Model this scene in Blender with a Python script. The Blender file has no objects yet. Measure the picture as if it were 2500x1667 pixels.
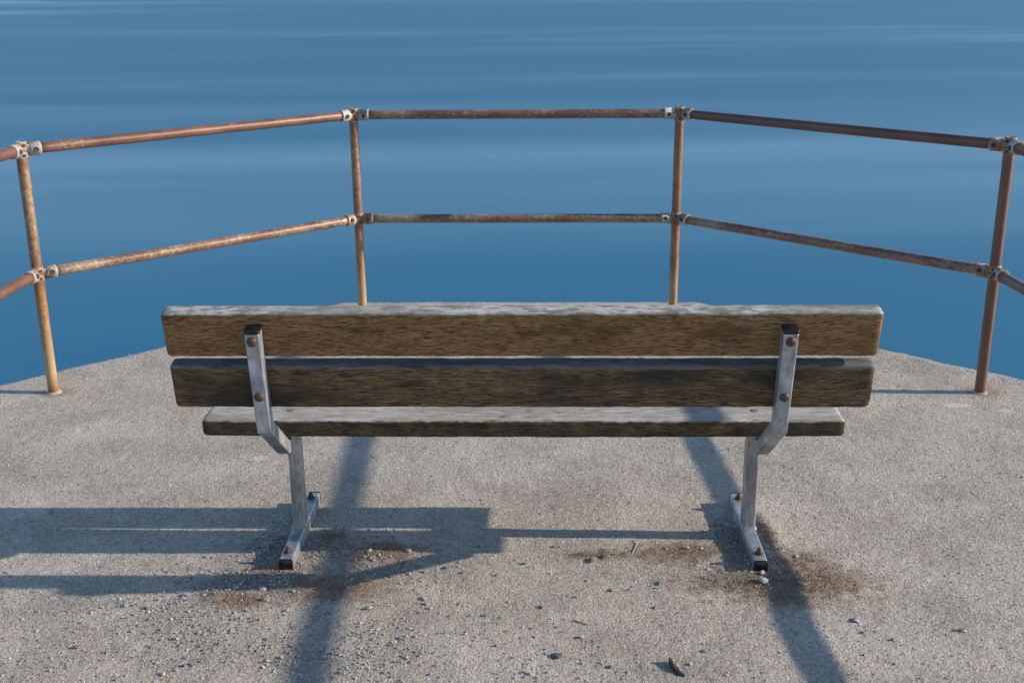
import bpy, math, random
import numpy as np
from mathutils import Matrix, Vector

random.seed(7); RNG = np.random.default_rng(11)
scene = bpy.context.scene
C = scene.collection

# ------------------------------------------------------------------ camera
cam_d = bpy.data.cameras.new('camera'); cam = bpy.data.objects.new('camera', cam_d); C.objects.link(cam)
cam_d.sensor_width = 36.0; cam_d.lens = 2853.2 / 2500 * 36
cam_d.clip_start = 0.05; cam_d.clip_end = 60000
fw = Vector((-0.0216438, 0.9512531, -0.3076510)); rt = Vector((0.9997655, 0.0203570, -0.0073917)); up = rt.cross(fw)
M = Matrix((( rt.x, up.x, -fw.x, 0.0438), (rt.y, up.y, -fw.y, 0.0), (rt.z, up.z, -fw.z, 1.6446), (0, 0, 0, 1)))
cam.matrix_world = M
cam_d.dof.use_dof = True; cam_d.dof.focus_distance = 3.15; cam_d.dof.aperture_fstop = 8.0
scene.camera = cam

# ------------------------------------------------------------------ sky and sun
SUN_EL = math.atan(1 / 2.49); SUN_AZ = 0.0268          # sun to the right, a hair behind the camera
world = bpy.data.worlds.new('World'); scene.world = world; world.use_nodes = True
nt = world.node_tree; nt.nodes.clear()
sky = nt.nodes.new('ShaderNodeTexSky'); sky.sky_type = 'NISHITA'; sky.sun_disc = False
sky.sun_elevation = SUN_EL; sky.sun_rotation = math.radians(90) + SUN_AZ
sky.air_density = 1.0; sky.dust_density = 0.15; sky.ozone_density = 3.0
bg = nt.nodes.new('ShaderNodeBackground'); bg.inputs['Strength'].default_value = 0.15
wo = nt.nodes.new('ShaderNodeOutputWorld')
nt.links.new(sky.outputs[0], bg.inputs[0]); nt.links.new(bg.outputs[0], wo.inputs[0])

sd = bpy.data.lights.new('sun', 'SUN'); sd.energy = 4.7; sd.angle = math.radians(0.55); sd.color = (1.0, 0.89, 0.745)
sun = bpy.data.objects.new('sun', sd); C.objects.link(sun)
to_sun = Vector((math.cos(SUN_EL) * math.cos(SUN_AZ), -math.cos(SUN_EL) * math.sin(SUN_AZ), math.sin(SUN_EL)))
sun.rotation_euler = to_sun.to_track_quat('Z', 'Y').to_euler(); sun.location = (8, 0, 6)

vs = scene.view_settings
vs.view_transform = 'Standard'; vs.look = 'None'; vs.gamma = 1.0; vs.use_curve_mapping = False
vs.exposure = 0.36

# ------------------------------------------------------------------ node helpers
class NT:
    def __init__(s, name):
        s.m = bpy.data.materials.new(name); s.m.use_nodes = True
        s.t = s.m.node_tree; s.t.nodes.clear()
        s.out = s.t.nodes.new('ShaderNodeOutputMaterial')
        s.b = s.t.nodes.new('ShaderNodeBsdfPrincipled'); s.t.links.new(s.b.outputs[0], s.out.inputs[0])
    def n(s, typ, ins=None, **kw):
        nd = s.t.nodes.new(typ)
        for k, v in kw.items(): setattr(nd, k, v)
        for k, v in (ins or {}).items(): s.set(nd, k, v)
        return nd
    def set(s, nd, k, v):
        i = nd.inputs[k]
        if isinstance(v, bpy.types.NodeSocket): s.t.links.new(v, i)
        else: i.default_value = v
    def obj(s): return s.n('ShaderNodeTexCoord').outputs['Object']
    def mapped(s, vec, sc, loc=(0, 0, 0)):
        return s.n('ShaderNodeMapping', {'Vector': vec, 'Scale': sc, 'Location': loc}).outputs[0]
    def noise(s, vec, sc=5.0, det=4.0, rough=0.55, dist=0.0):
        return s.n('ShaderNodeTexNoise', {'Vector': vec, 'Scale': sc, 'Detail': det, 'Roughness': rough, 'Distortion': dist}).outputs[0]
    def voro(s, vec, sc, out='Distance', feat='F1', rnd=1.0):
        return s.n('ShaderNodeTexVoronoi', {'Vector': vec, 'Scale': sc, 'Randomness': rnd}, feature=feat).outputs[out]
    def ramp(s, fac, stops):
        r = s.n('ShaderNodeValToRGB', {'Fac': fac}); e = r.color_ramp.elements
        while len(e) < len(stops): e.new(0.5)
        for el, (p, c) in zip(e, stops):
            el.position = p; el.color = (c, c, c, 1) if isinstance(c, (int, float)) else (*c, 1)
        return r.outputs[0]
    def mr(s, v, a, b, c=0.0, d=1.0, smooth=False):
        return s.n('ShaderNodeMapRange', {0: v, 1: a, 2: b, 3: c, 4: d}, interpolation_type='SMOOTHSTEP' if smooth else 'LINEAR').outputs[0]
    def mix(s, f, a, b, mode='MIX'):
        nd = s.n('ShaderNodeMix', data_type='RGBA', blend_type=mode)
        for k, v in ((0, f), (6, a), (7, b)):
            if isinstance(v, tuple) and len(v) == 3: v = (*v, 1)
            s.set(nd, k, v)
        return nd.outputs[2]
    def math(s, op, a, b=0.0, c=0.0, clamp=False):
        return s.n('ShaderNodeMath', {0: a, 1: b, 2: c}, operation=op, use_clamp=clamp).outputs[0]
    def attr(s, name): return s.n('ShaderNodeAttribute', attribute_name=name).outputs['Fac']
    def bump(s, h, strength=0.5, dist=0.003, normal=None):
        nd = s.n('ShaderNodeBump', {'Height': h, 'Strength': strength, 'Distance': dist})
        if normal is not None: s.set(nd, 'Normal', normal)
        return nd.outputs[0]
    def sep(s, vec): return s.n('ShaderNodeSeparateXYZ', {0: vec}).outputs
    def done(s, **k):
        for a, v in k.items():
            key = {'color': 'Base Color', 'rough': 'Roughness', 'metal': 'Metallic', 'normal': 'Normal', 'spec': 'Specular IOR Level', 'ior': 'IOR'}[a]
            if isinstance(v, tuple) and len(v) == 3: v = (*v, 1)
            s.set(s.b, key, v)
        return s.m

# ------------------------------------------------------------------ materials
def mat_concrete():
    s = NT('worn exposed-aggregate concrete'); v = s.obj()
    big = s.noise(v, 1.3, 4, .6); mid = s.noise(v, 4.5, 6, .65); fine = s.noise(v, 45, 6, .7); vf = s.noise(v, 170, 3, .6)
    base = s.ramp(big, [(.3, (.385, .325, .255)), (.55, (.485, .42, .34)), (.75, (.42, .365, .30))])
    base = s.mix(s.mr(mid, .42, .68), base, (.29, .24, .19))
    bl = s.noise(v, 2.3, 5, .68, .4); base = s.mix(s.mr(bl, .5, .68, 0, .85, True), base, (.25, .21, .165)); base = s.mix(s.mr(bl, .45, .3, 0, .6, True), base, (.60, .53, .44))
    g1 = s.voro(v, 135, 'Color'); g1v = s.sep(g1)[0]                      # grains of about 6 mm
    g1d = s.voro(v, 135)
    grain = s.ramp(g1v, [(0, (.17, .165, .165)), (.16, (.25, .235, .22)), (.4, (.47, .40, .31)), (.78, (.55, .475, .375)), (.93, (.66, .63, .59)), (1, (.8, .77, .72))])
    col = s.mix(.26, base, grain)
    n3 = s.noise(v, 90, 5, .75); col = s.mix(s.mr(n3, .5, .68, 0, .42), col, (.64, .555, .44)); col = s.mix(s.mr(n3, .46, .32, 0, .5), col, (.2, .175, .15))
    g2 = s.voro(v, 300, 'Color'); col = s.mix(s.mr(s.sep(g2)[1], .80, .9, 0, .5), col, (.14, .125, .115)); col = s.mix(s.mr(s.sep(g2)[2], .93, .97, 0, .7), col, (.78, .76, .72))
    pits = s.mr(fine, .41, .3, 0, 1, True)
    col = s.mix(s.math('MULTIPLY', pits, .75), col, (.1, .092, .085))  # darkens the hollows, painting their self-shadow into the concrete colour
    col = s.mix(s.mr(vf, .34, .25, 0, .6), col, (.11, .1, .095))
    # dirt, dry moss, droppings and rust runs on the slab
    w = s.noise(v, 28, 5, .65); wj = s.math('MULTIPLY', s.math('SUBTRACT', w, .5), 1.5)
    dirt = s.mr(s.math('ADD', s.attr('dirt'), wj), .25, .75, 0, .75, True)
    col = s.mix(dirt, col, s.mix(g1v, (.11, .092, .075), (.33, .30, .26)))
    moss = s.mr(s.math('ADD', s.attr('moss'), s.math('MULTIPLY', wj, 1.5)), .1, .85, 0, .75, True)
    mcol = s.ramp(fine, [(.3, (.13, .075, .045)), (.5, (.235, .148, .09)), (.7, (.34, .235, .15))])
    col = s.mix(moss, col, mcol)
    rust = s.mr(s.math('ADD', s.attr('rust'), s.math('MULTIPLY', wj, .7)), .2, .9, 0, .75, True)
    col = s.mix(rust, col, (.33, .185, .095))
    wh = s.mr(s.math('ADD', s.attr('lime'), s.math('MULTIPLY', wj, 1.6)), .45, .7, 0, .42, True)
    col = s.mix(wh, col, (.74, .73, .72))
    lich = s.mr(s.noise(v, 9, 4, .7), .69, .74, 0, .35)
    col = s.mix(lich, col, (.5, .38, .16))
    h = s.math('ADD', s.math('MULTIPLY', s.math('SUBTRACT', 1.0, g1d), .55), s.math('MULTIPLY', fine, 1.3))
    h = s.math('ADD', h, s.math('MULTIPLY', g1v, .3)); h = s.math('ADD', h, s.math('MULTIPLY', n3, .9))
    h = s.math('ADD', h, s.math('MULTIPLY', vf, .5))
    return s.done(color=col, rough=s.mr(g1v, 0, 1, .9, .62), spec=.45, normal=s.bump(h, .75, .0046))

def mat_water():
    s = NT('smooth sea water'); v = s.obj()
    vr = s.n('ShaderNodeVectorRotate', {'Vector': v, 'Angle': math.radians(-3.5)}, rotation_type='Z_AXIS').outputs[0]
    a = s.noise(s.mapped(vr, (.006, .034, 1), (0, .6, 0)), 1.0, 2, .5, .8)
    b = s.noise(s.mapped(vr, (.03, .17, 1), (7, 3, 0)), 1.0, 3, .5, .6)
    c = s.noise(s.mapped(v, (.9, 2.4, 1)), 1.0, 4, .6)
    st = s.math('ADD', s.math('MULTIPLY', a, .8), s.math('MULTIPLY', b, .2))
    rough = s.mr(st, .46, .68, .46, .25, True)
    h = s.math('ADD', s.math('MULTIPLY', b, .5), s.math('MULTIPLY', c, .10))
    s.b.inputs['Specular Tint'].default_value = (.5, .85, 1, 1)
    return s.done(color=(.018, .126, .228), rough=rough, ior=1.34, spec=.5, normal=s.bump(h, .13, .3))

def mat_wood(name, c_dark, c_mid, c_light, t_dark, t_light, hz, bleach=1.0, lichen=.5, seed=0.0, green=.25, band=.007, grime=.6, flake=1.35):
    """hz: half thickness of the plank towards the sky: the upper face and its arris are bleached, the rest stays brown"""
    s = NT(name); v = s.n('ShaderNodeVectorMath', {0: s.obj(), 1: (seed, seed * .37, 0)}, operation='ADD').outputs[0]
    warp = s.noise(s.mapped(v, (2.2, 9, 9)), 1, 2, .5)
    vw = s.n('ShaderNodeVectorMath', {0: v, 1: s.n('ShaderNodeCombineXYZ', {2: s.math('MULTIPLY', warp, .05)}).outputs[0]}, operation='ADD').outputs[0]
    g = s.noise(s.mapped(vw, (16, 210, 210)), 1, 6, .68, .35)
    fl = s.noise(s.mapped(vw, (32, 400, 400)), 1, 4, .75, .4)
    blot = s.noise(s.mapped(v, (6, 20, 20)), 1, 5, .68)
    col = s.ramp(g, [(.28, c_dark), (.5, c_mid), (.72, c_light)])
    col = s.mix(s.mr(fl, .5, .58, 0, .92), col, tuple(x * .3 for x in c_dark))
    col = s.mix(s.mr(blot, .5, .68, 0, .75, True), col, tuple(x * .55 for x in c_dark))
    gr = s.noise(s.mapped(v, (4, 10, 10), (3, 1, 5)), 1, 3, .6)
    col = s.mix(s.mr(gr, .55, .75, 0, green), col, (.05, .055, .025))
    gm = s.noise(s.mapped(v, (2.6, 7, 7), (5, 4, 3)), 1, 4, .62)
    col = s.mix(s.mr(gm, .46, .68, 0, grime, True), col, s.mix(fl, (.06, .045, .034), (.032, .027, .024)))
    spk = s.noise(s.mapped(v, (40, 90, 90)), 1, 2, .5)
    col = s.mix(s.mr(spk, .74, .78, 0, .5), col, (.3, .28, .27))
    # sky side
    tg = s.noise(s.mapped(vw, (14, 150, 60)), 1, 5, .65, .3)
    tb = s.noise(s.mapped(v, (17, 45, 30), (1, 8, 2)), 1, 6, .72)
    top = s.ramp(tg, [(.3, t_dark), (.62, t_light)])
    top = s.mix(s.mr(tb, .46, .56, 0, lichen, True), top, s.mix(tg, (.11, .108, .08), (.24, .225, .18)))
    top = s.mix(s.mr(tb, .42, .3, 0, bleach * .6, True), top, tuple(min(.85, x * flake) for x in t_light))
    lw = s.noise(s.mapped(v, (2.2, 5, 5), (6, 1, 1)), 1, 4, .6); top = s.mix(s.mr(lw, .48, .64, 0, .6, True), top, t_dark)
    z = s.sep(s.obj())[2]
    edge = s.math('ADD', s.math('MULTIPLY', z, 100), s.math('MULTIPLY', s.math('SUBTRACT', s.noise(s.mapped(v, (30, 60, 60)), 1, 4, .7), .5), 1.6))
    m = s.mr(edge, (hz - band - .004) * 100, (hz - band + .002) * 100, 0, 1, True)
    col = s.mix(m, col, top)
    h = s.math('ADD', s.math('MULTIPLY', g, .7), s.math('MULTIPLY', fl, .5))
    return s.done(color=col, rough=.8, spec=.15, normal=s.bump(h, .7, .002))

def mat_galv():
    s = NT('weathered galvanised steel'); v = s.obj()
    a = s.noise(s.mapped(v, (16, 16, 9)), 1, 5, .62); b = s.noise(s.mapped(v, (90, 90, 25)), 1, 4, .6); sp = s.voro(v, 220, 'Color')
    col = s.ramp(a, [(.34, (.16, .19, .23)), (.5, (.34, .375, .415)), (.64, (.60, .62, .635))])
    col = s.mix(s.mr(s.sep(sp)[0], 0, 1, 0, .22), col, (.7, .72, .74))
    st = s.noise(s.mapped(v, (60, 60, 4)), 1, 4, .6); col = s.mix(s.mr(st, .5, .7, 0, .45), col, (.2, .22, .25))
    oi = s.n('ShaderNodeObjectInfo').outputs['Color']; k = s.sep(oi)[0]
    rs = s.mr(s.math('ADD', b, s.math('MULTIPLY', k, .25)), .58, .78, 0, .75, True)
    col = s.mix(rs, col, (.25, .15, .085))
    col = s.mix(s.math('MULTIPLY', k, .45), col, (.25, .205, .165))
    return s.done(color=col, metal=s.mr(rs, 0, 1, .6, .05), rough=s.mr(a, .3, .7, .5, .36), normal=s.bump(s.math('ADD', b, s.sep(sp)[1]), .15, .001))

def mat_rust_tube(post=False):
    """object colour: R pale patina, G orange, B darkness"""
    s = NT('rusted post with ochre foot' if post else 'rusted tube with worn zinc'); v = s.obj()
    oi = s.sep(s.n('ShaderNodeObjectInfo').outputs['Color'])
    a = s.noise(s.mapped(v, (9, 9, 5)), 1, 5, .65); b = s.noise(v, 60, 5, .7); c = s.noise(s.mapped(v, (3, 3, 2.2), (4, 2, 9)), 1, 3, .6)
    col = s.ramp(s.math('ADD', s.math('MULTIPLY', a, .8), s.math('MULTIPLY', b, .2)), [(.3, (.07, .028, .018)), (.5, (.175, .076, .043)), (.7, (.285, .14, .078))])
    pale = s.mr(s.math('ADD', s.math('ADD', s.math('MULTIPLY', c, .65), s.math('MULTIPLY', b, .35)), s.math('MULTIPLY', s.math('SUBTRACT', oi[0], .5), .5)), .46, .62, 0, .8, True)
    col = s.mix(pale, col, s.ramp(b, [(.3, (.24, .18, .115)), (.65, (.46, .37, .25))]))
    org = s.mr(s.math('ADD', s.math('MULTIPLY', a, 1.0), s.math('MULTIPLY', s.math('SUBTRACT', oi[1], .5), .7)), .45, .75, 0, .8, True)
    oc = s.ramp(b, [(.3, (.26, .105, .03)), (.7, (.43, .225, .075))])
    if post:                                       # ochre run-off below the middle clamp, raw rust beside each clamp
        z = s.sep(v)[2]; low = s.mr(s.math('ADD', z, s.math('MULTIPLY', a, .12)), .58, .48, .25, .95, True)
        org = s.math('MULTIPLY', s.math('ADD', org, s.math('MULTIPLY', oi[1], .55)), low, clamp=True)
        oc = s.mix(s.mr(s.math('ADD', z, s.math('MULTIPLY', b, .2)), .38, .2), oc, (.47, .33, .16))
    col = s.mix(org, col, oc)
    if post:
        near = s.math('MAXIMUM', s.mr(s.math('ABSOLUTE', s.math('SUBTRACT', z, .4959)), .10, .03), s.mr(z, .88, .95))
        near = s.math('MAXIMUM', near, s.mr(z, .09, .02))
        col = s.mix(s.math('MULTIPLY', near, s.mr(a, .35, .6, .35, .9)), col, (.19, .07, .028))
    col = s.mix(s.math('MULTIPLY', oi[2], .6), col, (.09, .035, .03))
    return s.done(color=col, metal=.05, rough=s.mr(b, .3, .7, .34, .55), spec=.6, normal=s.bump(s.math('ADD', a, b), .3, .0016))

def mat_clamp():
    s = NT('worn white zinc fitting'); v = s.obj()
    k = s.sep(s.n('ShaderNodeObjectInfo').outputs['Color'])[0]
    a = s.noise(v, 26, 5, .65); b = s.noise(v, 110, 4, .6)
    col = s.ramp(b, [(.3, (.31, .27, .22)), (.6, (.46, .43, .385))])
    m = s.mr(s.math('ADD', a, s.math('MULTIPLY', s.math('SUBTRACT', k, .5), .5)), .5, .62, 0, .92, True)
    col = s.mix(m, col, s.ramp(b, [(.3, (.14, .06, .035)), (.7, (.36, .19, .09))]))
    return s.done(color=col, rough=.6, normal=s.bump(s.math('ADD', a, b), .35, .0015))

def mat_plain(name, col, rough=.5, metal=0.0, var=.35, sc=60, bump=.2):
    s = NT(name); v = s.obj(); a = s.noise(v, sc, 4, .6)
    c = s.mix(s.mr(a, .3, .7), tuple(x * (1 - var) for x in col), tuple(min(1, x * (1 + var)) for x in col))
    return s.done(color=c, rough=rough, metal=metal, normal=s.bump(a, bump, .001))

def mat_gravel():
    s = NT('mixed stone grains'); r = s.n('ShaderNodeNewGeometry').outputs['Random Per Island']; v = s.obj()
    col = s.ramp(r, [(0, (.10, .105, .115)), (.22, (.17, .165, .165)), (.45, (.30, .275, .245)), (.7, (.42, .38, .33)), (.88, (.46, .42, .37)), (.96, (.60, .57, .53)), (1, (.74, .72, .68))])
    col = s.mix(s.mr(s.noise(v, 300, 2), .3, .7, 0, .4), col, (.2, .18, .16))
    return s.done(color=col, rough=.65, normal=s.bump(s.noise(v, 400, 2), .2, .001))

def mat_moss():
    s = NT('dry brown moss'); r = s.n('ShaderNodeNewGeometry').outputs['Random Per Island']
    col = s.ramp(r, [(0, (.15, .09, .052)), (.5, (.28, .18, .11)), (.85, (.40, .285, .175)), (1, (.34, .31, .17))])
    return s.done(color=col, rough=.9, spec=.2)

M_CON = mat_concrete(); M_WAT = mat_water()
M_W1 = mat_wood('brown weathered hardwood', (.145, .075, .036), (.325, .172, .076), (.48, .272, .122), (.24, .225, .19), (.56, .54, .51), .06375, 1.0, .85, 0.0, .2, .006, .2)
M_W2 = mat_wood('dark stained hardwood with painted-shade top', (.08, .05, .031), (.205, .125, .064), (.39, .24, .115), (.045, .042, .037), (.18, .175, .165), .06425, .8, .5, 3.7, .4, .011, .9, 2.6)  # dark top tones put the upper slat's shade into the colour
M_W3 = mat_wood('bleached hardwood seat', (.06, .042, .026), (.12, .082, .046), (.19, .13, .075), (.24, .205, .165), (.52, .49, .455), .026, 1.0, .35, 8.1, .35, .007, .5)
M_GAL = mat_galv(); M_RUST = mat_rust_tube(); M_POST = mat_rust_tube(True); M_CLAMP = mat_clamp()
M_BLACK = mat_plain('black plastic', (.008, .008, .010), .3, 0, .3, 80, .1)
M_BOLT = mat_plain('rusted bolt', (.10, .053, .042), .55, .2, .45, 150, .5)
M_SCREW = mat_plain('dark rusted socket screw', (.07, .05, .042), .6, .3, .4, 200, .3)
M_GRAV = mat_gravel(); M_MOSS = mat_moss()
M_ST = {'w': mat_plain('white stone', (.33, .31, .285), .6, 0, .25, 180, .4), 'g': mat_plain('grey stone', (.27, .275, .28), .6, 0, .3, 160, .4),
        'd': mat_plain('dark slate', (.105, .11, .118), .5, 0, .35, 160, .4), 't': mat_plain('tan stone', (.42, .32, .22), .65, 0, .25, 160, .4),
        'r': mat_plain('reddish stone', (.34, .15, .09), .65, 0, .25, 160, .4)}
M_BARK = mat_plain('dark bark', (.055, .043, .036), .8, 0, .6, 120, .6)
M_TWIG = mat_plain('brown twig', (.09, .05, .035), .7, 0, .4, 200, .4)
M_STRAW = mat_plain('dry straw', (.52, .42, .27), .6, 0, .2, 200, .2)

# ------------------------------------------------------------------ mesh helpers
def mesh_obj(name, verts, faces, mat, parent=None, smooth=True):
    me = bpy.data.meshes.new(name)
    me.from_pydata([tuple(map(float, p)) for p in verts], [], [tuple(map(int, f)) for f in faces]); me.update()
    if smooth: me.polygons.foreach_set('use_smooth', np.ones(len(me.polygons), bool))
    me.materials.append(mat)
    o = bpy.data.objects.new(name, me); C.objects.link(o)
    if parent is not None: o.parent = parent
    return o

def array_obj(name, V, F, mat, smooth=True):
    """fast build of a large triangle or quad mesh"""
    V = np.ascontiguousarray(V, np.float32); F = np.ascontiguousarray(F, np.int32); k = F.shape[1]
    me = bpy.data.meshes.new(name)
    me.vertices.add(len(V)); me.vertices.foreach_set('co', V.ravel())
    me.loops.add(F.size); me.loops.foreach_set('vertex_index', F.ravel())
    me.polygons.add(len(F)); me.polygons.foreach_set('loop_start', np.arange(0, F.size, k, dtype=np.int32))
    me.polygons.foreach_set('use_smooth', np.full(len(F), smooth))
    me.update(calc_edges=True); me.validate()
    me.materials.append(mat)
    o = bpy.data.objects.new(name, me); C.objects.link(o); return o

def tag(o, label=None, cat=None, group=None, kind=None):
    for k, v in (('label', label), ('category', cat), ('group', group), ('kind', kind)):
        if v: o[k] = v
    return o
def empty(name, loc=(0, 0, 0)):
    o = bpy.data.objects.new(name, None); C.objects.link(o); o.location = loc; o.empty_display_size = .1; return o

def rounded_rect(w, h, r, seg=4, sup=True):
    pts = []
    for cx, cy, a0 in ((w/2-r, h/2-r, 0), (-w/2+r, h/2-r, 90), (-w/2+r, -h/2+r, 180), (w/2-r, -h/2+r, 270)):
        arc = [(cx + r*math.cos(math.radians(a0+90*i/seg)), cy + r*math.sin(math.radians(a0+90*i/seg))) for i in range(seg+1)]
        if sup:
            a = math.radians(a0); t = min(r*.6, .002)
            arc = [(arc[0][0]+math.sin(a)*t, arc[0][1]-math.cos(a)*t)] + arc + [(arc[-1][0]-math.cos(a)*t, arc[-1][1]-math.sin(a)*t)]
        pts += arc
    return pts

def loft(rings, cap=True):
    n = len(rings[0]); V = [p for r in rings for p in r]; F = []
    for i in range(len(rings)-1):
        for j in range(n):
            a, b = i*n+j, i*n+(j+1) % n
            F.append((a, b, b+n, a+n))
    if cap:
        F.append(tuple(range(n-1, -1, -1))); F.append(tuple(range((len(rings)-1)*n, len(rings)*n)))
    return V, F

def bar_path(path, wx, wn, r=.004, x=0.0):
    """square bar swept along a path in the plane x = const; path points are (y, z); mitred at its bends"""
    sec = rounded_rect(wx, wn, r); P = [np.array(p, float) for p in path]; rings = []
    # extra rings near ends and bends keep the faces flat
    pts = []
    for i, p in enumerate(P):
        tin = (p-P[i-1])/np.linalg.norm(p-P[i-1]) if i else None
        tout = (P[i+1]-p)/np.linalg.norm(P[i+1]-p) if i < len(P)-1 else None
        if tin is None: pts += [(p, tout, 1, .0012), (p+tout*.0012, tout, 1, 0), (p+tout*.004, tout, 1, 0)]
        elif tout is None: pts += [(p-tin*.004, tin, 1, 0), (p-tin*.0012, tin, 1, 0), (p, tin, 1, .0012)]
        else:
            b = tin+tout; b /= np.linalg.norm(b); k = 1/abs(b@tin); m = wn*.5*math.tan(math.acos(min(1, b@tin)))+.003
            pts += [(p-tin*m, tin, 1, 0), (p, b, k, 0), (p+tout*m, tout, 1, 0)]
    for p, t, k, ins in pts:
        nrm = np.array([-t[1], t[0]])
        ring = []
        for a, c in sec:
            a2 = a*(1-2*ins/wx); c2 = c*(1-2*ins/wn)*k
            ring.append((x+a2, p[0]+nrm[0]*c2, p[1]+nrm[1]*c2))
        rings.append(ring)
    V, F = loft(rings)
    return V, F

def tube(p0, p1, r, n=24, seg=2, wob=0.0, cap=True, rng=random, chamfer=0.0):
    p0 = Vector(p0); p1 = Vector(p1); d = (p1-p0); L = d.length; d.normalize()
    a = d.orthogonal().normalized() if abs(d.z) < .9 else Vector((1, 0, 0)); a = (a - d*a.dot(d)).normalized(); b = d.cross(a)
    rings = []; ts = [i/seg for i in range(seg+1)]
    for i, t in enumerate(ts):
        off = a*(rng.uniform(-wob, wob)) + b*(rng.uniform(-wob, wob))
        c = p0+d*(L*t)+off
        rr = r*(1+rng.uniform(-wob, wob)*8)
        if chamfer and i == 0:
            rings.append([tuple(c+(a*math.cos(2*math.pi*k/n)+b*math.sin(2*math.pi*k/n))*(rr-chamfer)) for k in range(n)]); c = c+d*chamfer
        if chamfer and i == seg:
            c2 = c-d*chamfer
            rings.append([tuple(c2+(a*math.cos(2*math.pi*k/n)+b*math.sin(2*math.pi*k/n))*rr) for k in range(n)]); rr -= chamfer
        rings.append([tuple(c+(a*math.cos(2*math.pi*k/n)+b*math.sin(2*math.pi*k/n))*rr) for k in range(n)])
    return loft(rings, cap)

def join(*vf):
    V = []; F = []
    for v, f in vf:
        k = len(V); V += list(v); F += [tuple(i+k for i in q) for q in f]
    return V, F

def lathe(profile, origin, axis, n=20):
    """profile: (radius, height) pairs along axis, from the base out to the tip"""
    o = Vector(origin); d = Vector(axis).normalized(); a = d.orthogonal().normalized(); b = d.cross(a)
    rings = [[tuple(o+d*h+(a*math.cos(2*math.pi*k/n)+b*math.sin(2*math.pi*k/n))*r) for k in range(n)] for r, h in profile]
    return loft(rings)

def dome(origin, axis, r, h, n=20):
    return lathe([(r, -.002), (r, .0008)] + [(r*math.cos(t), .0008+h*math.sin(t)) for t in (.35, .7, 1.0, 1.25, 1.45)], origin, axis, n)

# ------------------------------------------------------------------ smooth value noise for the slab (numpy)
def vnoise(X, Y, scale, seed):
    r = np.random.default_rng(seed); T = r.random((256, 256))
    x = X*scale+500; y = Y*scale+500; xi = np.floor(x).astype(int); yi = np.floor(y).astype(int); fx = x-xi; fy = y-yi
    fx = fx*fx*(3-2*fx); fy = fy*fy*(3-2*fy)
    g = lambda i, j: T[i % 256, j % 256]
    return (g(xi, yi)*(1-fx)+g(xi+1, yi)*fx)*(1-fy)+(g(xi, yi+1)*(1-fx)+g(xi+1, yi+1)*fx)*fy - .5

# (kind, x, y, radius x, radius y) of moss, gravelly dirt and lime spots on the slab
SPOTS = [('m', -0.422, 3.061, 0.096, 0.06), ('m', -0.517, 2.86, 0.145, 0.072), ('m', -0.772, 2.788, 0.077, 0.042), ('m', -0.578, 3.153, 0.039, 0.04), ('m', 0.248, 3.055, 0.076, 0.027),
 ('m', 0.457, 3.059, 0.139, 0.059), ('m', 0.785, 2.997, 0.087, 0.078), ('m', 0.821, 2.887, 0.132, 0.078), ('m', 0.629, 2.885, 0.156, 0.058), ('m', 0.733, 3.184, 0.032, 0.086), ('m', 0.711, 2.816, 0.095, 0.051),
 ('m', 0.177, 3.044, 0.051, 0.021), ('m', -0.695, 2.961, 0.074, 0.031),
 ('g', -0.648, 3.039, 0.191, 0.165), ('g', -0.723, 2.863, 0.194, 0.11), ('h', -0.85, 2.60, 0.55, 0.30), ('h', -.3, 2.55, .4, .15), ('g', -0.415, 3.014, 0.126, 0.121), ('g', 0.641, 3.1, 0.089, 0.17),
 ('g', 0.66, 2.921, 0.109, 0.055), ('h', -0.369, 2.486, 0.16, 0.09),
 ('w', 1.666, 4.27, 0.067, 0.023), ('w', -0.925, 3.757, 0.034, 0.023), ('w', 1.835, 4.21, 0.033, 0.023)]
POSTS = {'a': (-2.085, 2.15), 'LN': (-1.9225, 4.4198), 'LF': (-0.8057, 5.4492), 'RF': (0.6979, 5.4419), 'RN': (1.8101, 4.4159), 'b': (2.015, 2.15)}
def field(kind, X, Y):
    f = np.zeros_like(X)
    for k, x, y, rx, ry in SPOTS:
        if k == kind: f = np.maximum(f, np.exp(-(((X-x)/rx)**2+((Y-y)/ry)**2)*(.6 if kind == 'm' else .9)))
    return f
def rustfield(X, Y):
    f = np.zeros_like(X)
    for x, y in POSTS.values(): f = np.maximum(f, np.exp(-(((X-x-.015)/.085)**2+((Y-y)/.07)**2)))
    return f
def ground_z(X, Y):
    z = vnoise(X, Y, 1.2, 1)*.006+vnoise(X, Y, 7, 2)*.0022+vnoise(X, Y, 40, 3)*.0016+vnoise(X, Y, 105, 4)*.0016
    z = z + field('g', X, Y)*.006*(1+vnoise(X, Y, 30, 5)) + field('m', X, Y)*.006
    return z

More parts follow.
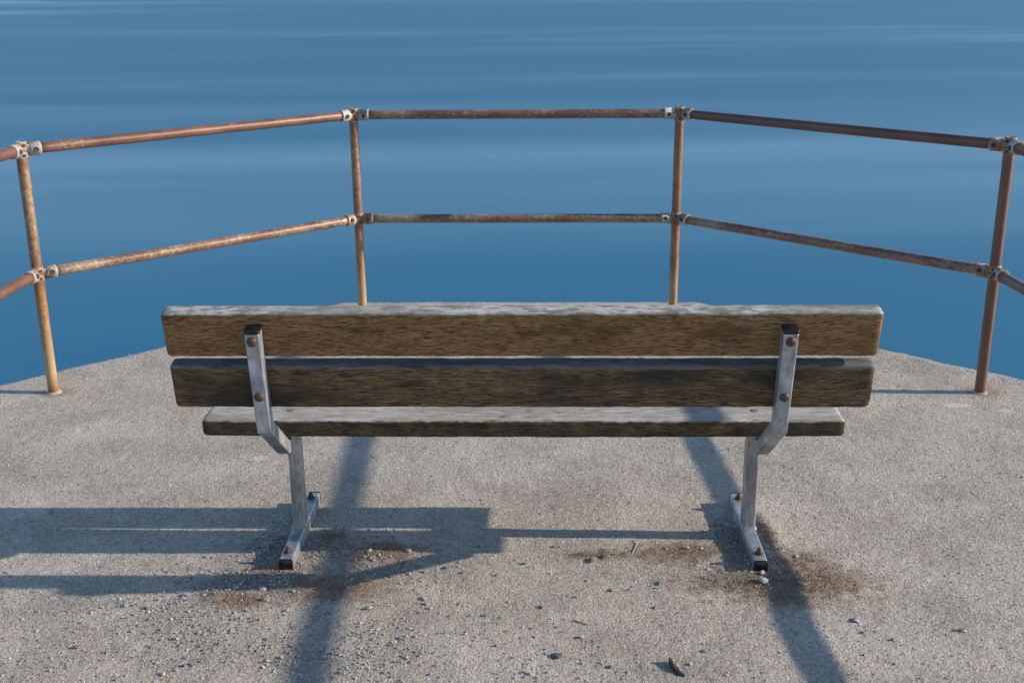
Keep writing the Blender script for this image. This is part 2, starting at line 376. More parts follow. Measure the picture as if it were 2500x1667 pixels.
# ------------------------------------------------------------------ the slab of the pier head
EDGE_L = [(-12, -2.75), (2.0, -2.55), (4.02, -2.46), (4.33, -2.41), (4.545, -2.1985), (5.051, -1.6775), (5.64, -1.09), (5.717, -1.015), (5.765, -0.93)]
EDGE_R = [(-12, 2.7), (2.0, 2.48), (4.02, 2.38), (4.37, 2.31), (4.595, 2.056), (5.012, 1.568), (5.62, 0.99), (5.707, 0.925), (5.765, 0.84)]
def build_slab():
    ys = np.concatenate([np.linspace(-12, 1.9, 30)[:-1], np.linspace(1.9, 5.70, 470), np.linspace(5.70, 5.765, 14)[1:]])
    nu = 620; u = np.linspace(0, 1, nu)
    xl = np.interp(ys, *zip(*EDGE_L)); xr = np.interp(ys, *zip(*EDGE_R))
    fine = np.clip((ys-1.9)/.5, 0, 1)
    xl = xl + fine*(vnoise(ys*0, ys, 9, 21)*.02+vnoise(ys*0, ys, 45, 22)*.012); xr = xr + fine*(vnoise(ys*0+3, ys, 9, 23)*.02+vnoise(ys*0+3, ys, 45, 24)*.012)
    X = xl[:, None]+(xr-xl)[:, None]*u[None]; Y = np.repeat(ys[:, None], nu, 1)
    ylim = 5.775+vnoise(X[-1], X[-1]*0, 12, 25)*.012+vnoise(X[-1], X[-1]*0, 50, 26)*.008
    w = np.clip((Y-5.6)/.165, 0, 1); Y = Y+w*(ylim-5.765)[None]
    Z = ground_z(X, Y)
    dx = np.minimum(X-X[:, :1], X[:, -1:]-X); dy = Y[-1][None]-Y
    d = np.minimum(dx*.72, dy); Z = Z-.03*np.exp(-np.clip(d, 0, 1)/.014)
    # skirt: the vertical wall down into the water
    zb = -4.2
    def ring(Xr, Yr): return np.stack([Xr, Yr, np.full_like(Xr, zb)], -1)
    V = np.stack([X, Y, Z], -1); nv = len(ys)
    idx = np.arange(nv*nu).reshape(nv, nu)
    F = np.stack([idx[:-1, :-1], idx[:-1, 1:], idx[1:, 1:], idx[1:, :-1]], -1).reshape(-1, 4)
    loop = np.concatenate([idx[:, 0], idx[-1, 1:-1], idx[::-1, -1]])
    low = np.arange(len(loop))+nv*nu
    LV = V.reshape(-1, 3)[loop].copy(); LV[:, 2] = zb
    F2 = np.stack([loop[:-1], loop[1:], low[1:], low[:-1]], -1)
    o = array_obj('pavement', np.concatenate([V.reshape(-1, 3), LV]), np.concatenate([F, F2]), M_CON)
    n = len(o.data.vertices); XX = np.concatenate([X.ravel(), LV[:, 0]]); YY = np.concatenate([Y.ravel(), LV[:, 1]])
    for nm, val in (('moss', field('m', XX, YY)), ('dirt', field('g', XX, YY)), ('lime', field('w', XX, YY)), ('rust', rustfield(XX, YY))):
        at = o.data.attributes.new(nm, 'FLOAT', 'POINT'); at.data.foreach_set('value', val.astype(np.float32))
    tag(o, 'worn sandy-grey concrete platform with exposed aggregate', kind='structure')
build_slab()

# ------------------------------------------------------------------ the sea
wv = []; R = 30000
o = mesh_obj('water', [(-R, -R, -3.0), (R, -R, -3.0), (R, R, -3.0), (-R, R, -3.0)], [(0, 1, 2, 3)], M_WAT, smooth=False)
tag(o, 'smooth blue sea with long pale streaks', kind='structure')

# ------------------------------------------------------------------ the railing
HT, HM, TR = 0.9837, 0.4959, 0.0208
rail = empty('railing'); tag(rail, 'rusty two-rail tubular railing around the edge of the platform', 'railing')
order = ['a', 'LN', 'LF', 'RF', 'RN', 'b']
pcol = {'a': (.5, .6, .2), 'LN': (.6, .68, .1), 'LF': (.55, .66, .1), 'RF': (.42, .6, .15), 'RN': (.1, .22, .75), 'b': (.3, .4, .4)}
LEANX = {'b': -.07}                                     # the outermost right post leans inwards
def dirv(a, b):
    d = Vector((POSTS[b][0]-POSTS[a][0], POSTS[b][1]-POSTS[a][1], 0)); return d.normalized()
for k in order:
    x, y = POSTS[k]
    V, F = tube((0, 0, -.05), (0, 0, HT+.018), TR, 28, 16, .0003)
    p = mesh_obj('post', V, F, M_POST, rail); p.location = (x, y, 0); p.rotation_euler.y = math.atan(LEANX.get(k, 0)/HT); p.color = (*pcol[k], 1)
    # a worn collar of mortar where the post enters the slab
    V, F = lathe([(.034, -.008), (.030, .0015), (.0225, .0045), (.0205, .006)], (0, 0, 0), (0, 0, 1), 20)
    V = [(a*(1+random.uniform(-.08, .08)), b*(1+random.uniform(-.08, .08)), c) for a, b, c in V]
    g = mesh_obj('mortar_collar', V, F, M_CON, p); g.location = (0, 0, 0.001)
rcol = {('a', 'LN', 0): (.3, .35, .2), ('LN', 'LF', 0): (.36, .3, .1), ('LF', 'RF', 0): (.5, .28, .35), ('RF', 'RN', 0): (.1, .2, 1.0), ('RN', 'b', 0): (.2, .3, .6),
        ('a', 'LN', 1): (.3, .35, .2), ('LN', 'LF', 1): (.52, .3, 0), ('LF', 'RF', 1): (.55, .35, .2), ('RF', 'RN', 1): (.5, .25, .3), ('RN', 'b', 1): (.35, .3, .4)}
for a, b in zip(order[:-1], order[1:]):
    for lv, z in ((0, HT), (1, HM)):
        A = Vector((POSTS[a][0]+LEANX.get(a, 0)*z/HT, POSTS[a][1], z)); B = Vector((POSTS[b][0]+LEANX.get(b, 0)*z/HT, POSTS[b][1], z)); d = (B-A).normalized()
        A2 = A+d*.038; B2 = B-d*.038; L = (B2-A2).length
        V, F = tube((0, 0, 0), (0, 0, L), TR, 28, 22, .0004)
        r = mesh_obj('top_rail' if lv == 0 else 'middle_rail', V, F, M_RUST, rail)
        r.location = A2; r.rotation_euler = d.to_track_quat('Z', 'Y').to_euler(); r.color = (*rcol[(a, b, lv)], 1)
ccol = {'a': .5, 'LN': .4, 'LF': .52, 'RF': .58, 'RN': .68, 'b': .6}
for i, k in enumerate(order):
    for lv, z in ((0, HT), (1, HM)):
        base = Vector((POSTS[k][0]+LEANX.get(k, 0)*z/HT, POSTS[k][1], z))
        # hinge knuckles around the post
        if lv == 0:
            kn = join(lathe([(.0215, -.034), (.0235, -.032), (.0235, -.010), (.0225, -.009)], (0, 0, 0), (0, 0, 1), 24),
                      lathe([(.0225, -.007), (.0238, -.006), (.0238, .010), (.0228, .011)], (0, 0, 0), (0, 0, 1), 24),
                      lathe([(.0226, .013), (.0238, .014), (.0238, .027), (.0215, .0305), (.013, .0315), (.0125, .029), (.004, .029)], (0, 0, 0), (0, 0, 1), 24))
        else:
            kn = join(lathe([(.0212, -.030), (.0242, -.028), (.0242, -.003), (.0232, -.002)], (0, 0, 0), (0, 0, 1), 24),
                      lathe([(.0232, .001), (.0242, .002), (.0242, .027), (.0212, .029)], (0, 0, 0), (0, 0, 1), 24))
        cl = mesh_obj('clamp', *kn, M_CLAMP, rail); cl.location = base; cl.color = (min(1, ccol[k]+.22+.08*lv), 0, 0, 1)
        for j in (-1, 1):
            if not 0 <= i+j < len(order): continue
            d = dirv(k, order[i+j])
            # collar with a rolled lip, and the lug that ties it to the knuckle
            col = lathe([(.0205, .029), (.0258, .030), (.0258, .063), (.0268, .065), (.0268, .070), (.0256, .0715), (.0211, .0715)], (0, 0, 0), d, 24)
            side = d.cross(Vector((0, 0, 1)))
            zl = (.010 if j > 0 else -.012)
            lug = []
            for q in (.016, .034):
                for sx, sz in ((-1, -1), (1, -1), (1, 1), (-1, 1)):
                    lug.append(tuple(d*q+side*(.0165*sx)+Vector((0, 0, (zl*.6 if q < .025 else 0)+sz*(.011 if q < .025 else .019)))))
            lf = [(0, 1, 2, 3), (7, 6, 5, 4), (0, 4, 5, 1), (1, 5, 6, 2), (2, 6, 7, 3), (3, 7, 4, 0)]
            V, F = join(col, (lug, lf))
            c2 = mesh_obj('collar', V, F, M_CLAMP, cl); c2.color = (ccol[k]+random.uniform(-.12, .12)+(.1 if lv else 0), 0, 0, 1)
            # socket screw facing the platform, a little below the axis
            to = Vector((-base.x, 2.6-base.y, 0)); to = (to-d*to.dot(d)).normalized()
            ax = (to+Vector((0, 0, .15 if lv else -.05))).normalized()
            V, F = lathe([(.0095, .0235), (.0095, .0285), (.008, .0302), (.0045, .0302), (.0043, .0265), (.001, .0262)], d*.050, ax, 14)
            mesh_obj('set_screw', V, F, M_SCREW, cl)
        to = (Vector((0, 2.8, 0))-Vector((base.x, base.y, 0))).normalized()
        for zz in ((.019, -.021) if lv == 0 else (.014, -.016)):
            V, F = lathe([(.006, .021), (.006, .0262), (.005, .0272), (.0026, .0272), (.0024, .0252)], (0, 0, zz), to+Vector((random.uniform(-.3, .3), 0, 0)), 12)
            mesh_obj('set_screw', V, F, M_SCREW, cl)

# ------------------------------------------------------------------ the bench
bench = empty('park_bench', (0, 3.19, 0)); tag(bench, 'weathered wooden bench on galvanised steel legs facing the sea', 'bench')
BO = Vector((0, 3.19, 0))
def slat(name, length, w, h, r, mat, centre, lean, seed, parent, wear=.0009, sag=0.0):
    """plank along local x; w is its depth (local y), h its height (local z)"""
    rg = np.random.default_rng(seed); sec = np.array(rounded_rect(w, h, r, 4)); n = len(sec)
    xs = np.concatenate([[-length/2, -length/2+.0025, -length/2+.007, -length/2+.012], np.linspace(-length/2+.02, length/2-.02, 150), [length/2-.012, length/2-.007, length/2-.0025, length/2]])
    ins = np.zeros(len(xs)); ins[[0, -1]] = .0075; ins[[1, -2]] = .0038; ins[[2, -3]] = .0013; ins[[3, -4]] = .0003
    ph = rg.random(4)*50
    rings = []
    for x, q in zip(xs, ins):
        s2 = sec*(1-2*q/np.array([w, h]))
        ang = np.arctan2(s2[:, 1]/h, s2[:, 0]/w)
        corner = np.abs(np.sin(2*ang))**4                                     # wear bites the arrises most
        k = (vnoise(np.full(n, x)+ph[0], ang*.35, 14, seed)+.6*vnoise(np.full(n, x)+ph[1], ang*.6, 55, seed+1))
        s2 = s2*(1-(corner*np.abs(k)*wear*2.2/min(w, h)*2)[:, None]) + (k*.00035)[:, None]*s2/np.linalg.norm(s2, axis=1)[:, None]
        dz = -sag*(1-(2*x/length)**2)
        rings.append([(x, a, b+dz) for a, b in s2])
    o = mesh_obj(name, *loft(rings), mat, parent)
    o.location = Vector(centre)-BO; o.rotation_euler = (lean, 0, 0); return o

LEAN = math.atan2(2.822-2.7662, .7765-.4804)        # back leans towards the viewer
ny, nz = math.cos(LEAN), math.sin(LEAN)             # direction from the rear face into the plank, (y, z)
def back_centre(pt, pb, t):
    my, mz = (pt[0]+pb[0])/2, (pt[1]+pb[1])/2; return (0, my+ny*t/2, mz+nz*t/2)
TH = .046
s1 = slat('backrest_slat', 1.812, TH, .1275, .006, M_W1, back_centre((2.7979, .8154), (2.8215, .6900), TH), LEAN, 3, bench)
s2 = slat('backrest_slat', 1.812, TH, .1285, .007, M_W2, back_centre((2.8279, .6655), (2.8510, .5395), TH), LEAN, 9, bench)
s3 = slat('seat_slat', 1.80, .145, .052, .008, M_W3, (0, 3.036+.0725, .4085), 0, 15, bench, sag=.005)
s4 = slat('seat_slat', 1.75, .144, .052, .008, M_W3, (-.025, 3.1965+.072, .4085), 0, 27, bench, sag=.005)

SW = .038
for side, X in ((-1, -.6706), (1, .6727)):
    inn = -side
    # upright and its bent foot under the seat: rear line cap (2.7662,.7765) -> bend (2.822,.4804) -> (3.017,.338) -> under the seat
    h = SW/2
    d1 = np.array([2.822-2.7662, .4804-.7765]); d1 /= np.linalg.norm(d1); n1 = np.array([-d1[1], d1[0]])
    d2 = np.array([3.017-2.822, .338-.4804]); d2 /= np.linalg.norm(d2); n2 = np.array([-d2[1], d2[0]])
    bis = d1+d2; bis /= np.linalg.norm(bis); nb = np.array([-bis[1], bis[0]]); kb = h/abs(bis@d1)
    top = np.array([2.7662, .7765])+n1*h; bend = np.array([2.822, .4804])+nb*kb; low = np.array([3.017, .338])+n2*h
    rel = lambda p: (p[0]-BO.y, p[1])
    top_steel = top+d1*.010
    V, F = bar_path([rel(top_steel), rel(bend), rel(bend+d2*.02)], SW, SW, .0045, X)
    upr = mesh_obj('backrest_support', V, F, M_GAL, bench); upr.color = (.12 if side < 0 else .22, 0, 0, 1)
    V, F = bar_path([rel(top), rel(top+d1*.0098)], SW+.0012, SW+.0012, .005, X)
    mesh_obj('end_cap', V, F, M_BLACK, upr)
    back = (0, -ny, -nz)
    for pt in ((2.7979, .8154, 2.8202, .697, .52), (2.8284, .6628, 2.850, .545, .57)):
        py = pt[0]+(pt[2]-pt[0])*pt[4]-ny*SW; pz = pt[1]+(pt[3]-pt[1])*pt[4]-nz*SW
        V, F = dome((X+.001*side, py-BO.y, pz), back, .0136, .008)
        mesh_obj('bolt', V, F, M_BOLT, upr)
    V, F = bar_path([rel(bend+d2*.0204), rel(low), rel(low+np.array([.03, 0]))], SW-.0008, SW-.0008, .0045, X)
    arm = mesh_obj('support_arm', V, F, M_GAL, bench); arm.color = (.25, 0, 0, 1)
    zb = low[1]
    V, F = bar_path([rel((low[0]+.0304, .3545)), rel((3.335, .3545))], SW-.001, .050, .0045, X)
    brg = mesh_obj('seat_bearer', V, F, M_GAL, bench); brg.color = (.45, 0, 0, 1)
    V, F = bar_path([rel((3.3352, .3545)), rel((3.3392, .3545))], SW, .051, .0045, X)
    mesh_obj('end_cap', V, F, M_BLACK, brg)
    # leg
    V, F = bar_path([rel((3.174, .0400)), rel((3.174, .3292))], .036, .054, .0055, X)
    leg = mesh_obj('leg', V, F, M_GAL, bench); leg.color = (.62 if side > 0 else .55, 0, 0, 1)
    # weld bead round the leg's foot
    sec = rounded_rect(.036, .054, .0055, 4, False)
    rings = [[(X+a*(1+g/.018), 3.174-BO.y+b*(1+g/.027), z) for a, b in sec] for g, z in ((.0055, .0398), (.004, .0432), (.0012, .0462), (-.001, .0475))]
    mesh_obj('weld', *loft(rings), M_GAL, leg).color = (.6, 0, 0, 1)
    # foot bar
    V, F = bar_path([rel((2.9535, .0210)), rel((3.3925, .0210))], SW, .041, .0045, X)
    foot = mesh_obj('foot_bar', V, F, M_GAL, bench); foot.color = (.12 if side < 0 else .2, 0, 0, 1)
    for y0, y1 in ((2.9485, 2.9533), (3.3927, 3.3975)):
        V, F = bar_path([rel((y0, .0210)), rel((y1, .0210))], SW+.0014, .0422, .005, X)
        mesh_obj('end_cap', V, F, M_BLACK, foot)
    for yb in (2.994, 3.352):
        c = (X+.002*side, yb-BO.y, .0412)
        w = lathe([(.0125, -.001), (.0125, .0022), (.0118, .0026)], c, (0, 0, 1), 18)
        nut = lathe([(.0092, .0026), (.0092, .0100), (.0080, .0112)], c, (random.uniform(-.05, .05), 0, 1), 6)
        stud = lathe([(.0052, .010), (.0052, .0185), (.0042, .0195)], c, (random.uniform(-.06, .06), random.uniform(-.05, .05), 1), 12)
        mesh_obj('anchor_bolt', *join(w, nut, stud), M_BOLT, foot, smooth=False)
# coach-bolt heads let into the seat planks
for sl, yy in ((s3, 3.112), (s4, 3.27)):
    for X in (-.6706, .6727):
        V, F = dome((X*.985-sl.location.x, yy-sl.location.y-BO.y, .0228), (0, 0, 1), .0135, .0022)
        mesh_obj('bolt', V, F, M_GAL, sl)

# ------------------------------------------------------------------ loose grains
ICO_V = []; phi = (1+5**.5)/2
for a in (-1, 1):
    for b in (-phi, phi): ICO_V += [(0, a, b), (a, b, 0), (b, 0, a)]
ICO_V = np.array(ICO_V)/math.sqrt(1+phi*phi)
def hull_faces(P):
    F = []; n = len(P)
    for i in range(n):
        for j in range(i+1, n):
            for k in range(j+1, n):
                nn = np.cross(P[j]-P[i], P[k]-P[i]); s = (P-P[i])@nn
                if np.all(s < 1e-6): F.append((i, j, k))
                elif np.all(s > -1e-6): F.append((i, k, j))
    return np.array(F)
ICO_F = hull_faces(ICO_V)

def grains(X, Y, size, flat, sink, rng):
    n = len(X); P = ICO_V[None]*(1+rng.uniform(-.28, .28, (n, 12, 1)))
    P = P*np.stack([rng.uniform(.75, 1.35, n), rng.uniform(.65, 1.1, n), rng.uniform(flat*.7, flat*1.3, n)], -1)[:, None]
    a = rng.uniform(0, 2*np.pi, n); c, s = np.cos(a)[:, None], np.sin(a)[:, None]
    P = np.stack([P[..., 0]*c-P[..., 1]*s, P[..., 0]*s+P[..., 1]*c, P[..., 2]], -1)*size[:, None, None]
    P[..., 0] += X[:, None]; P[..., 1] += Y[:, None]; P[..., 2] += (ground_z(X, Y)+size*flat*(1-sink))[:, None]
    F = (ICO_F[None]+(np.arange(n)*12)[:, None, None]).reshape(-1, 3)
    return P.reshape(-1, 3), F

def inside(X, Y, m=.04):
    ok = (Y < 5.74)
    return ok & (X > np.interp(Y, *zip(*EDGE_L))+m) & (X < np.interp(Y, *zip(*EDGE_R))-m)
n0 = 60000
X = RNG.uniform(-2.4, 2.4, n0); Y = 2.2+RNG.random(n0)**1.3*3.5
ok = inside(X, Y); X, Y = X[ok], Y[ok]
keep = RNG.random(len(X)) < np.clip(.38+vnoise(X, Y, 2.5, 31)*.5, .1, .8); X, Y = X[keep], Y[keep]
sz = .0011+RNG.random(len(X))**3*.0022
V1, F1 = grains(X, Y, sz, .75, .62, RNG)
# richer, coarser gravel where dirt has gathered
gx, gy, gs = [], [], []
for k, x, y, rx, ry in SPOTS:
    if k not in 'gh': continue
    dens = .075 if k == 'h' else .42
    m = int(14000*rx*ry/.03*.55*dens)+120
    gx.append(RNG.normal(x, rx*.62, m)); gy.append(RNG.normal(y, ry*.62, m)); gs.append((.0011+RNG.random(m)**4*.0036))
X = np.concatenate(gx); Y = np.concatenate(gy); sz = np.concatenate(gs)
foot = np.zeros(len(X), bool)
for fx in (-.6706, .6727): foot |= (np.abs(X-fx) < .0215) & (Y > 2.945) & (Y < 3.40)
foot |= (vnoise(X, Y, 9, 51)+.6*vnoise(X, Y, 24, 52) < -.12) & (RNG.random(len(X)) < .8)
foot |= (field('m', X, Y) > .5) & (RNG.random(len(X)) < .75)
X, Y, sz = X[~foot], Y[~foot], sz[~foot]
V2, F2 = grains(X, Y, sz, .7, .5, RNG)
o = array_obj('gravel', np.concatenate([V1, V2]), np.concatenate([F1, F2+len(V1)]), M_GRAV, smooth=False)
tag(o, 'fine loose grit and gravel strewn over the concrete', kind='stuff')

# ------------------------------------------------------------------ dry moss
mx, my = [], []
for k, x, y, rx, ry in SPOTS:
    if k != 'm': continue
    m = int(rx*ry*190000)
    mx.append(RNG.normal(x, rx*.62, m)); my.append(RNG.normal(y, ry*.62, m))
X = np.concatenate(mx); Y = np.concatenate(my)
keep = (field('m', X, Y)+vnoise(X, Y, 34, 41)*1.5+vnoise(X, Y, 90, 42)*.7) > .5
for fx in (-.6706, .6727): keep &= ~((np.abs(X-fx) < .021) & (Y > 2.945) & (Y < 3.40))
X, Y = X[keep], Y[keep]; n = len(X); z = ground_z(X, Y)
a = RNG.uniform(0, 2*np.pi, n); hgt = RNG.uniform(.001, .0045, n); wd = RNG.uniform(.0006, .0012, n); lx = RNG.normal(0, .6, n)*hgt; ly = RNG.normal(0, .6, n)*hgt
b0 = np.stack([X-np.cos(a)*wd, Y-np.sin(a)*wd, z-.001], -1); b1 = np.stack([X+np.cos(a)*wd, Y+np.sin(a)*wd, z-.001], -1)
m0 = np.stack([X-np.cos(a)*wd*.8+lx*.4, Y-np.sin(a)*wd*.8+ly*.4, z+hgt*.6], -1); m1 = np.stack([X+np.cos(a)*wd*.8+lx*.4, Y+np.sin(a)*wd*.8+ly*.4, z+hgt*.6], -1)
t0 = np.stack([X+lx, Y+ly, z+hgt], -1)
V = np.stack([b0, b1, m1, m0, t0], 1).reshape(-1, 3); bi = np.arange(n)*5
F = np.concatenate([np.stack([bi, bi+1, bi+2], -1), np.stack([bi, bi+2, bi+3], -1), np.stack([bi+3, bi+2, bi+4], -1)])
o = array_obj('moss', V, F, M_MOSS, smooth=False)
tag(o, 'dry brown moss patches around the feet of the bench', kind='stuff')

# ------------------------------------------------------------------ single stones one can pick out
PEB = [(-0.243, 3.209, 0.0059, 'g'), (-0.436, 3.165, 0.0074, 't'), (-0.307, 3.151, 0.0046, 'g'), (-0.448, 3.056, 0.0071, 't'), (-0.334, 3.059, 0.0071, 't'), (-0.514, 3.056, 0.0045, 'w'), (-0.13, 3.103, 0.0062, 'd'), (-0.18, 3.008, 0.0044, 't'), (-0.219, 2.975, 0.005, 'd'), (-0.279, 2.946, 0.0049, 'd'), (-0.17, 2.947, 0.004, 'd'), (-0.074, 2.932, 0.0039, 'd'), (0.005, 3.002, 0.0056, 'd'), (0.2, 3.017, 0.0101, 'd'), (0.081, 2.945, 0.0039, 'w'), (0.235, 3.034, 0.0081, 'd'), (0.148, 2.814, 0.0042, 'w'), (0.248, 2.852, 0.0057, 'g'), (0.293, 2.855, 0.0029, 'd'), (-0.339, 2.881, 0.0054, 'w'), (-0.265, 2.802, 0.0076, 'g'), (-0.255, 2.776, 0.0056, 'g'), (-0.242, 2.753, 0.0056, 't'), (-0.407, 2.754, 0.0084, 'g'), (-0.034, 2.789, 0.0038, 'w'), (0.053, 2.761, 0.0047, 'd'), (-0.061, 2.576, 0.0049, 'd'), (0.157, 2.616, 0.0062, 'g'), (0.154, 2.499, 0.0038, 'w'), (0.042, 2.437, 0.0042, 'w'), (0.025, 2.453, 0.0042, 'g'), (0.222, 2.484, 0.0051, 'd'), (0.264, 2.465, 0.0042, 'w'), (-0.216, 2.453, 0.0051, 'g'), (-0.41, 2.63, 0.0032, 'w'), (-0.402, 2.64, 0.0025, 'w'), (-0.093, 2.719, 0.0055, 't'), (0.357, 2.763, 0.0047, 'd'), (0.091, 3.102, 0.0049, 'g'), (0.111, 3.103, 0.0041, 'w'), (-0.492, 2.913, 0.0047, 'w'), (-0.432, 2.892, 0.0039, 'w'), (-0.482, 3.01, 0.0044, 'w'), (-0.429, 3.006, 0.0052, 'w'), (-0.415, 3.033, 0.0049, 'w'), (-0.384, 3.03, 0.0045, 'w'),
 (0.42, 2.498, 0.0054, 'w'), (0.461, 2.555, 0.0055, 't'), (0.877, 2.701, 0.0092, 'g'), (1.137, 2.655, 0.0081, 'd'), (0.945, 2.611, 0.005, 'd'), (0.793, 3.039, 0.0079, 'g'), (0.667, 2.882, 0.0119, 'w'), (0.772, 2.878, 0.0097, 'g'), (0.723, 2.934, 0.0055, 'w'), (0.673, 2.929, 0.0077, 'w'), (0.481, 2.895, 0.0033, 'w'), (0.558, 2.785, 0.0025, 'w'), (0.614, 2.776, 0.0025, 'w'), (0.382, 2.888, 0.0076, 'd'), (0.482, 3.086, 0.0069, 't'), (0.882, 2.645, 0.0044, 'd'), (0.855, 2.541, 0.0035, 'd'), (0.714, 3.029, 0.0045, 'w'), (0.756, 2.948, 0.0044, 'w'), (0.42, 3.082, 0.0041, 'w'),
 (-1.068, 2.763, 0.0085, 'g'), (-0.788, 2.85, 0.0067, 'w'), (-0.866, 2.844, 0.0039, 'w'), (-0.725, 2.888, 0.0058, 'r'), (-0.902, 3.038, 0.0037, 'w'), (-0.922, 3.036, 0.0045, 'w'), (-1.025, 2.965, 0.003, 'w'), (-0.769, 3.17, 0.0042, 'w'), (-1.126, 2.559, 0.008, 'd'), (-0.627, 2.505, 0.0052, 'w'), (-0.573, 2.49, 0.0034, 'w'), (-0.843, 2.464, 0.0048, 'w'), (-0.87, 2.447, 0.006, 't'), (-0.901, 2.494, 0.0038, 'w'), (-1.061, 2.692, 0.0026, 'w'), (-1.011, 2.638, 0.0054, 't'), (-0.937, 2.646, 0.0045, 'g'), (-0.626, 2.738, 0.0056, 'w'), (-0.698, 2.784, 0.0066, 'd'), (-0.688, 2.784, 0.0042, 'w'), (-0.736, 2.737, 0.0037, 'w'), (-1.008, 2.749, 0.0056, 'd'), (-0.916, 2.815, 0.0067, 'g'), (-0.866, 2.694, 0.0037, 'w'), (-1.497, 3.329, 0.0055, 'd'), (-1.006, 3.29, 0.0033, 'd'), (-0.597, 2.52, 0.0061, 'w'), (-0.829, 2.482, 0.0052, 'd'), (-0.893, 2.603, 0.0054, 'd'), (-0.769, 2.582, 0.0044, 'd'), (-0.704, 2.688, 0.0046, 'd'), (-0.659, 2.92, 0.0039, 'w'), (-0.713, 2.843, 0.0087, 'w'), (-0.833, 2.633, 0.0045, 'w'), (-0.918, 2.97, 0.0032, 'w')]
SPECIAL = {(0.2, 3.017): 'flat dark slate chip just left of the pale straw stem', (0.235, 3.034): 'curled dark flake beside the pale straw stem', (0.667, 2.882): 'angular white stone chip just in front of the right foot bar',
 (0.772, 2.878): 'flat grey stone in the brown moss right of the right foot bar', (0.877, 2.701): 'lone grey stone on bare concrete right of the right foot bar, beside the long shadow', (1.137, 2.655): 'lone dark chip farthest right on the bare concrete',
 (0.157, 2.616): 'rounded grey stone just below the dark twig', (0.248, 2.852): 'grey stone on bare concrete between straw stem and dark twig', (-1.068, 2.763): 'larger grey stone on the concrete at left, below the bench shadow',
 (-0.725, 2.888): 'reddish brown stone in the grit by the left foot bar', (-1.126, 2.559): 'dark stone lying in the grit near the lower left corner', (-1.497, 3.329): 'dark chip inside the bench shadow at far left',
 (-0.243, 3.209): 'round grey pebble in the bench shadow under the middle of the seat', (0.793, 3.039): 'small grey stone in the brown moss right of the right leg', (-0.407, 2.754): 'pale grey stone on concrete below the moss of the left foot',
 (-0.265, 2.802): 'flat grey flake, upper of three chips right of the left moss patch', (-0.255, 2.776): 'grey chip, middle one of three right of the left moss patch', (-0.242, 2.753): 'tan chip, lowest of three right of the left moss patch'}
NICE = {'w': ('tiny white stone chip', 'white chips'), 'g': ('small grey stone chip', 'grey chips'),
        'd': ('small dark slate chip', 'dark chips'), 't': ('small tan stone chip', 'tan chips'), 'r': ('small reddish stone', 'reddish stones')}
prng = np.random.default_rng(77)
def stone(x, y, r, mat, flat=.62, lon=1.25, rot=None, name='stone', sharp=.25, tilt=.25):
    P = ICO_V*(1+prng.uniform(-sharp, sharp, (12, 1)))
    P = P*np.array([lon, .85, flat])*r
    o = mesh_obj(name, P, ICO_F, mat, smooth=False)
    o.rotation_euler = (prng.uniform(-tilt, tilt), prng.uniform(-tilt, tilt), prng.uniform(0, 6.28) if rot is None else rot)
    z = float(ground_z(np.array([x]), np.array([y]))[0]); o.location = (x, y, z+r*flat*.72)
    return o
for x, y, r, t in PEB:
    o = stone(x, y, r*1.12, M_ST[t], .45 if r > .007 and t in 'dg' else .66)
    lb = SPECIAL.get((x, y))
    if lb: tag(o, lb, 'stone')
    else:
        if y > 2.83: zone = ('in the grit left of the left foot bar' if x < -.69 else 'in the moss and grit right of the left foot bar' if x < -.28 else 'on the concrete between the two feet' if x < .6 else 'in the moss around the right foot bar')
        else: zone = ('in the gritty lower left foreground' if x < -.55 else 'on the foreground concrete left of the twig' if x < .13 else 'on the foreground concrete around the twig and bark' if x < .5 else 'on the foreground concrete at right')
        tag(o, f'{NICE[t][0]} {zone}', 'stone', f'{NICE[t][1]} {zone}')
# the larger slate
o = stone(.092, 2.53, .0135, M_ST['d'], .38, 1.35, -.45, 'stone', .12, .12); tag(o, 'long blue-grey slate lying in the foreground left of the bark', 'stone')
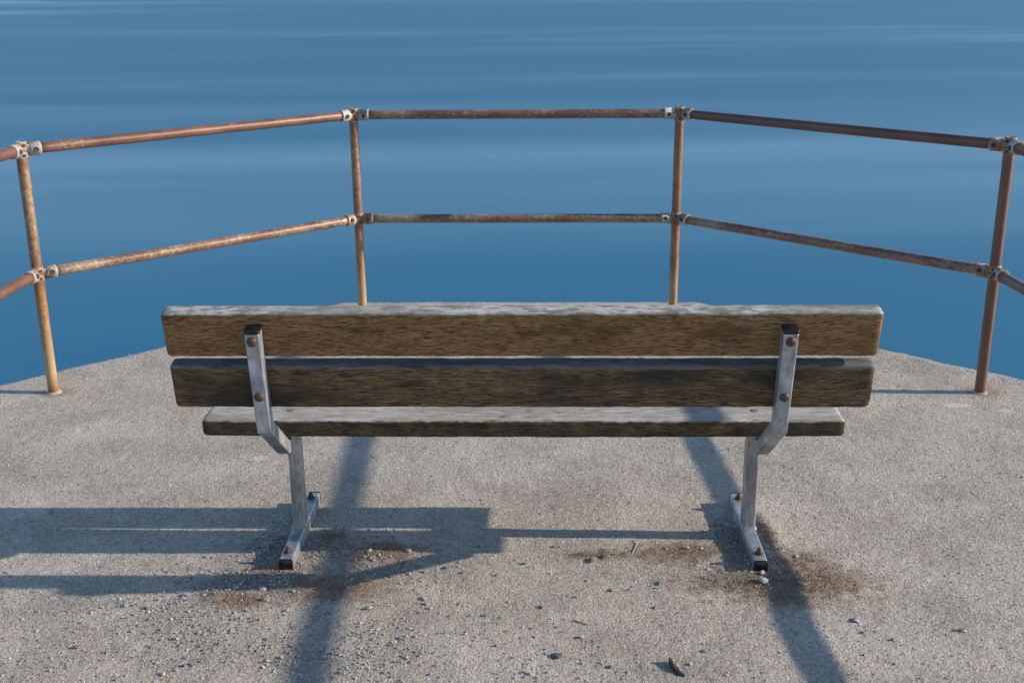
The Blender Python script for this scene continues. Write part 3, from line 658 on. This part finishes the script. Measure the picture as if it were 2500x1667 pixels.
# curled piece of bark
def flake():
    n = 18; rings = []
    for i in range(n):
        t = i/(n-1); L = .033*(2*t-1); w = .010*max(.12, math.sin(math.pi*(t*.86+.08)))**.6; hh = .0165*(1-.75*t)+.002
        ring = []
        for sgn in (1, -1):                                        # outer skin, then the hollow inner side
            for q in range(9):
                a = math.pi*(q/8 if sgn > 0 else 1-q/8); k = 1 if sgn > 0 else .74
                ring.append((w*k*math.cos(a)*(1+random.uniform(-.1, .1))+.006*math.sin(t*3), L+random.uniform(-.0012, .0012), max(0, hh*k*math.sin(a)*(1+random.uniform(-.13, .13)))+(.0004 if sgn > 0 else 0)))
        rings.append(ring)
    return loft(rings)
o = mesh_obj('bark_piece', *flake(), M_BARK, smooth=False); o.location = (.385, 2.478, .0); o.rotation_euler = (0, .1, 3.6)
tag(o, 'curled dark piece of bark lying in the foreground', 'bark')
def stalk(pts, r0, r1, n=7):
    rings = []
    for i, p in enumerate(pts):
        p = Vector(p); d = (Vector(pts[min(i+1, len(pts)-1)])-Vector(pts[max(i-1, 0)])).normalized(); a = d.orthogonal().normalized(); b = d.cross(a)
        r = r0+(r1-r0)*i/(len(pts)-1)
        rings.append([tuple(p+(a*math.cos(2*math.pi*k/n)+b*math.sin(2*math.pi*k/n))*r) for k in range(n)])
    return loft(rings)
o = mesh_obj('twig', *stalk([(-.0225, .012, .0015), (-.012, .0075, .0035), (0, .0005, .004), (.011, -.006, .003), (.021, -.0115, .0015)], .0016, .0009), M_TWIG)
o.location = (.158, 2.684, .001); tag(o, 'short dark twig lying on the concrete in the foreground', 'twig')
o = mesh_obj('straw_stem', *stalk([(-.016, -.05, .002), (-.008, -.025, .005), (.002, .005, .008), (.012, .035, .008), (.017, .048, .009), (.014, .056, .009), (.004, .058, .007), (-.004, .055, .004)], .0011, .0015), M_STRAW)
o.location = (.326, 3.076, .001); tag(o, 'pale dry straw stem with a curled tip right of centre', 'straw')
# wiry dead stalks in the moss
for i, (x, y, a, L) in enumerate([(.735, 2.985, .6, .045), (.765, 2.955, 2.2, .04), (-.43, 2.87, .4, .05), (-.58, 2.84, 2.6, .04), (.84, 2.86, 1.2, .045)]):
    d = Vector((math.cos(a), math.sin(a), 0)); s = Vector((-d.y, d.x, 0))
    pts = [tuple(d*(L*(t-.5))+s*(.016*math.sin(t*2.6))+Vector((0, 0, .004+.010*math.sin(t*3.1)))) for t in (0, .2, .4, .6, .8, 1)]
    o = mesh_obj('moss_stalk', *stalk(pts, .0006, .0005, 5), M_STRAW); o.location = (x, y, .003)
    tag(o, 'thin dry curved stalk in the brown moss', 'stalk', 'dry stalks in the moss')
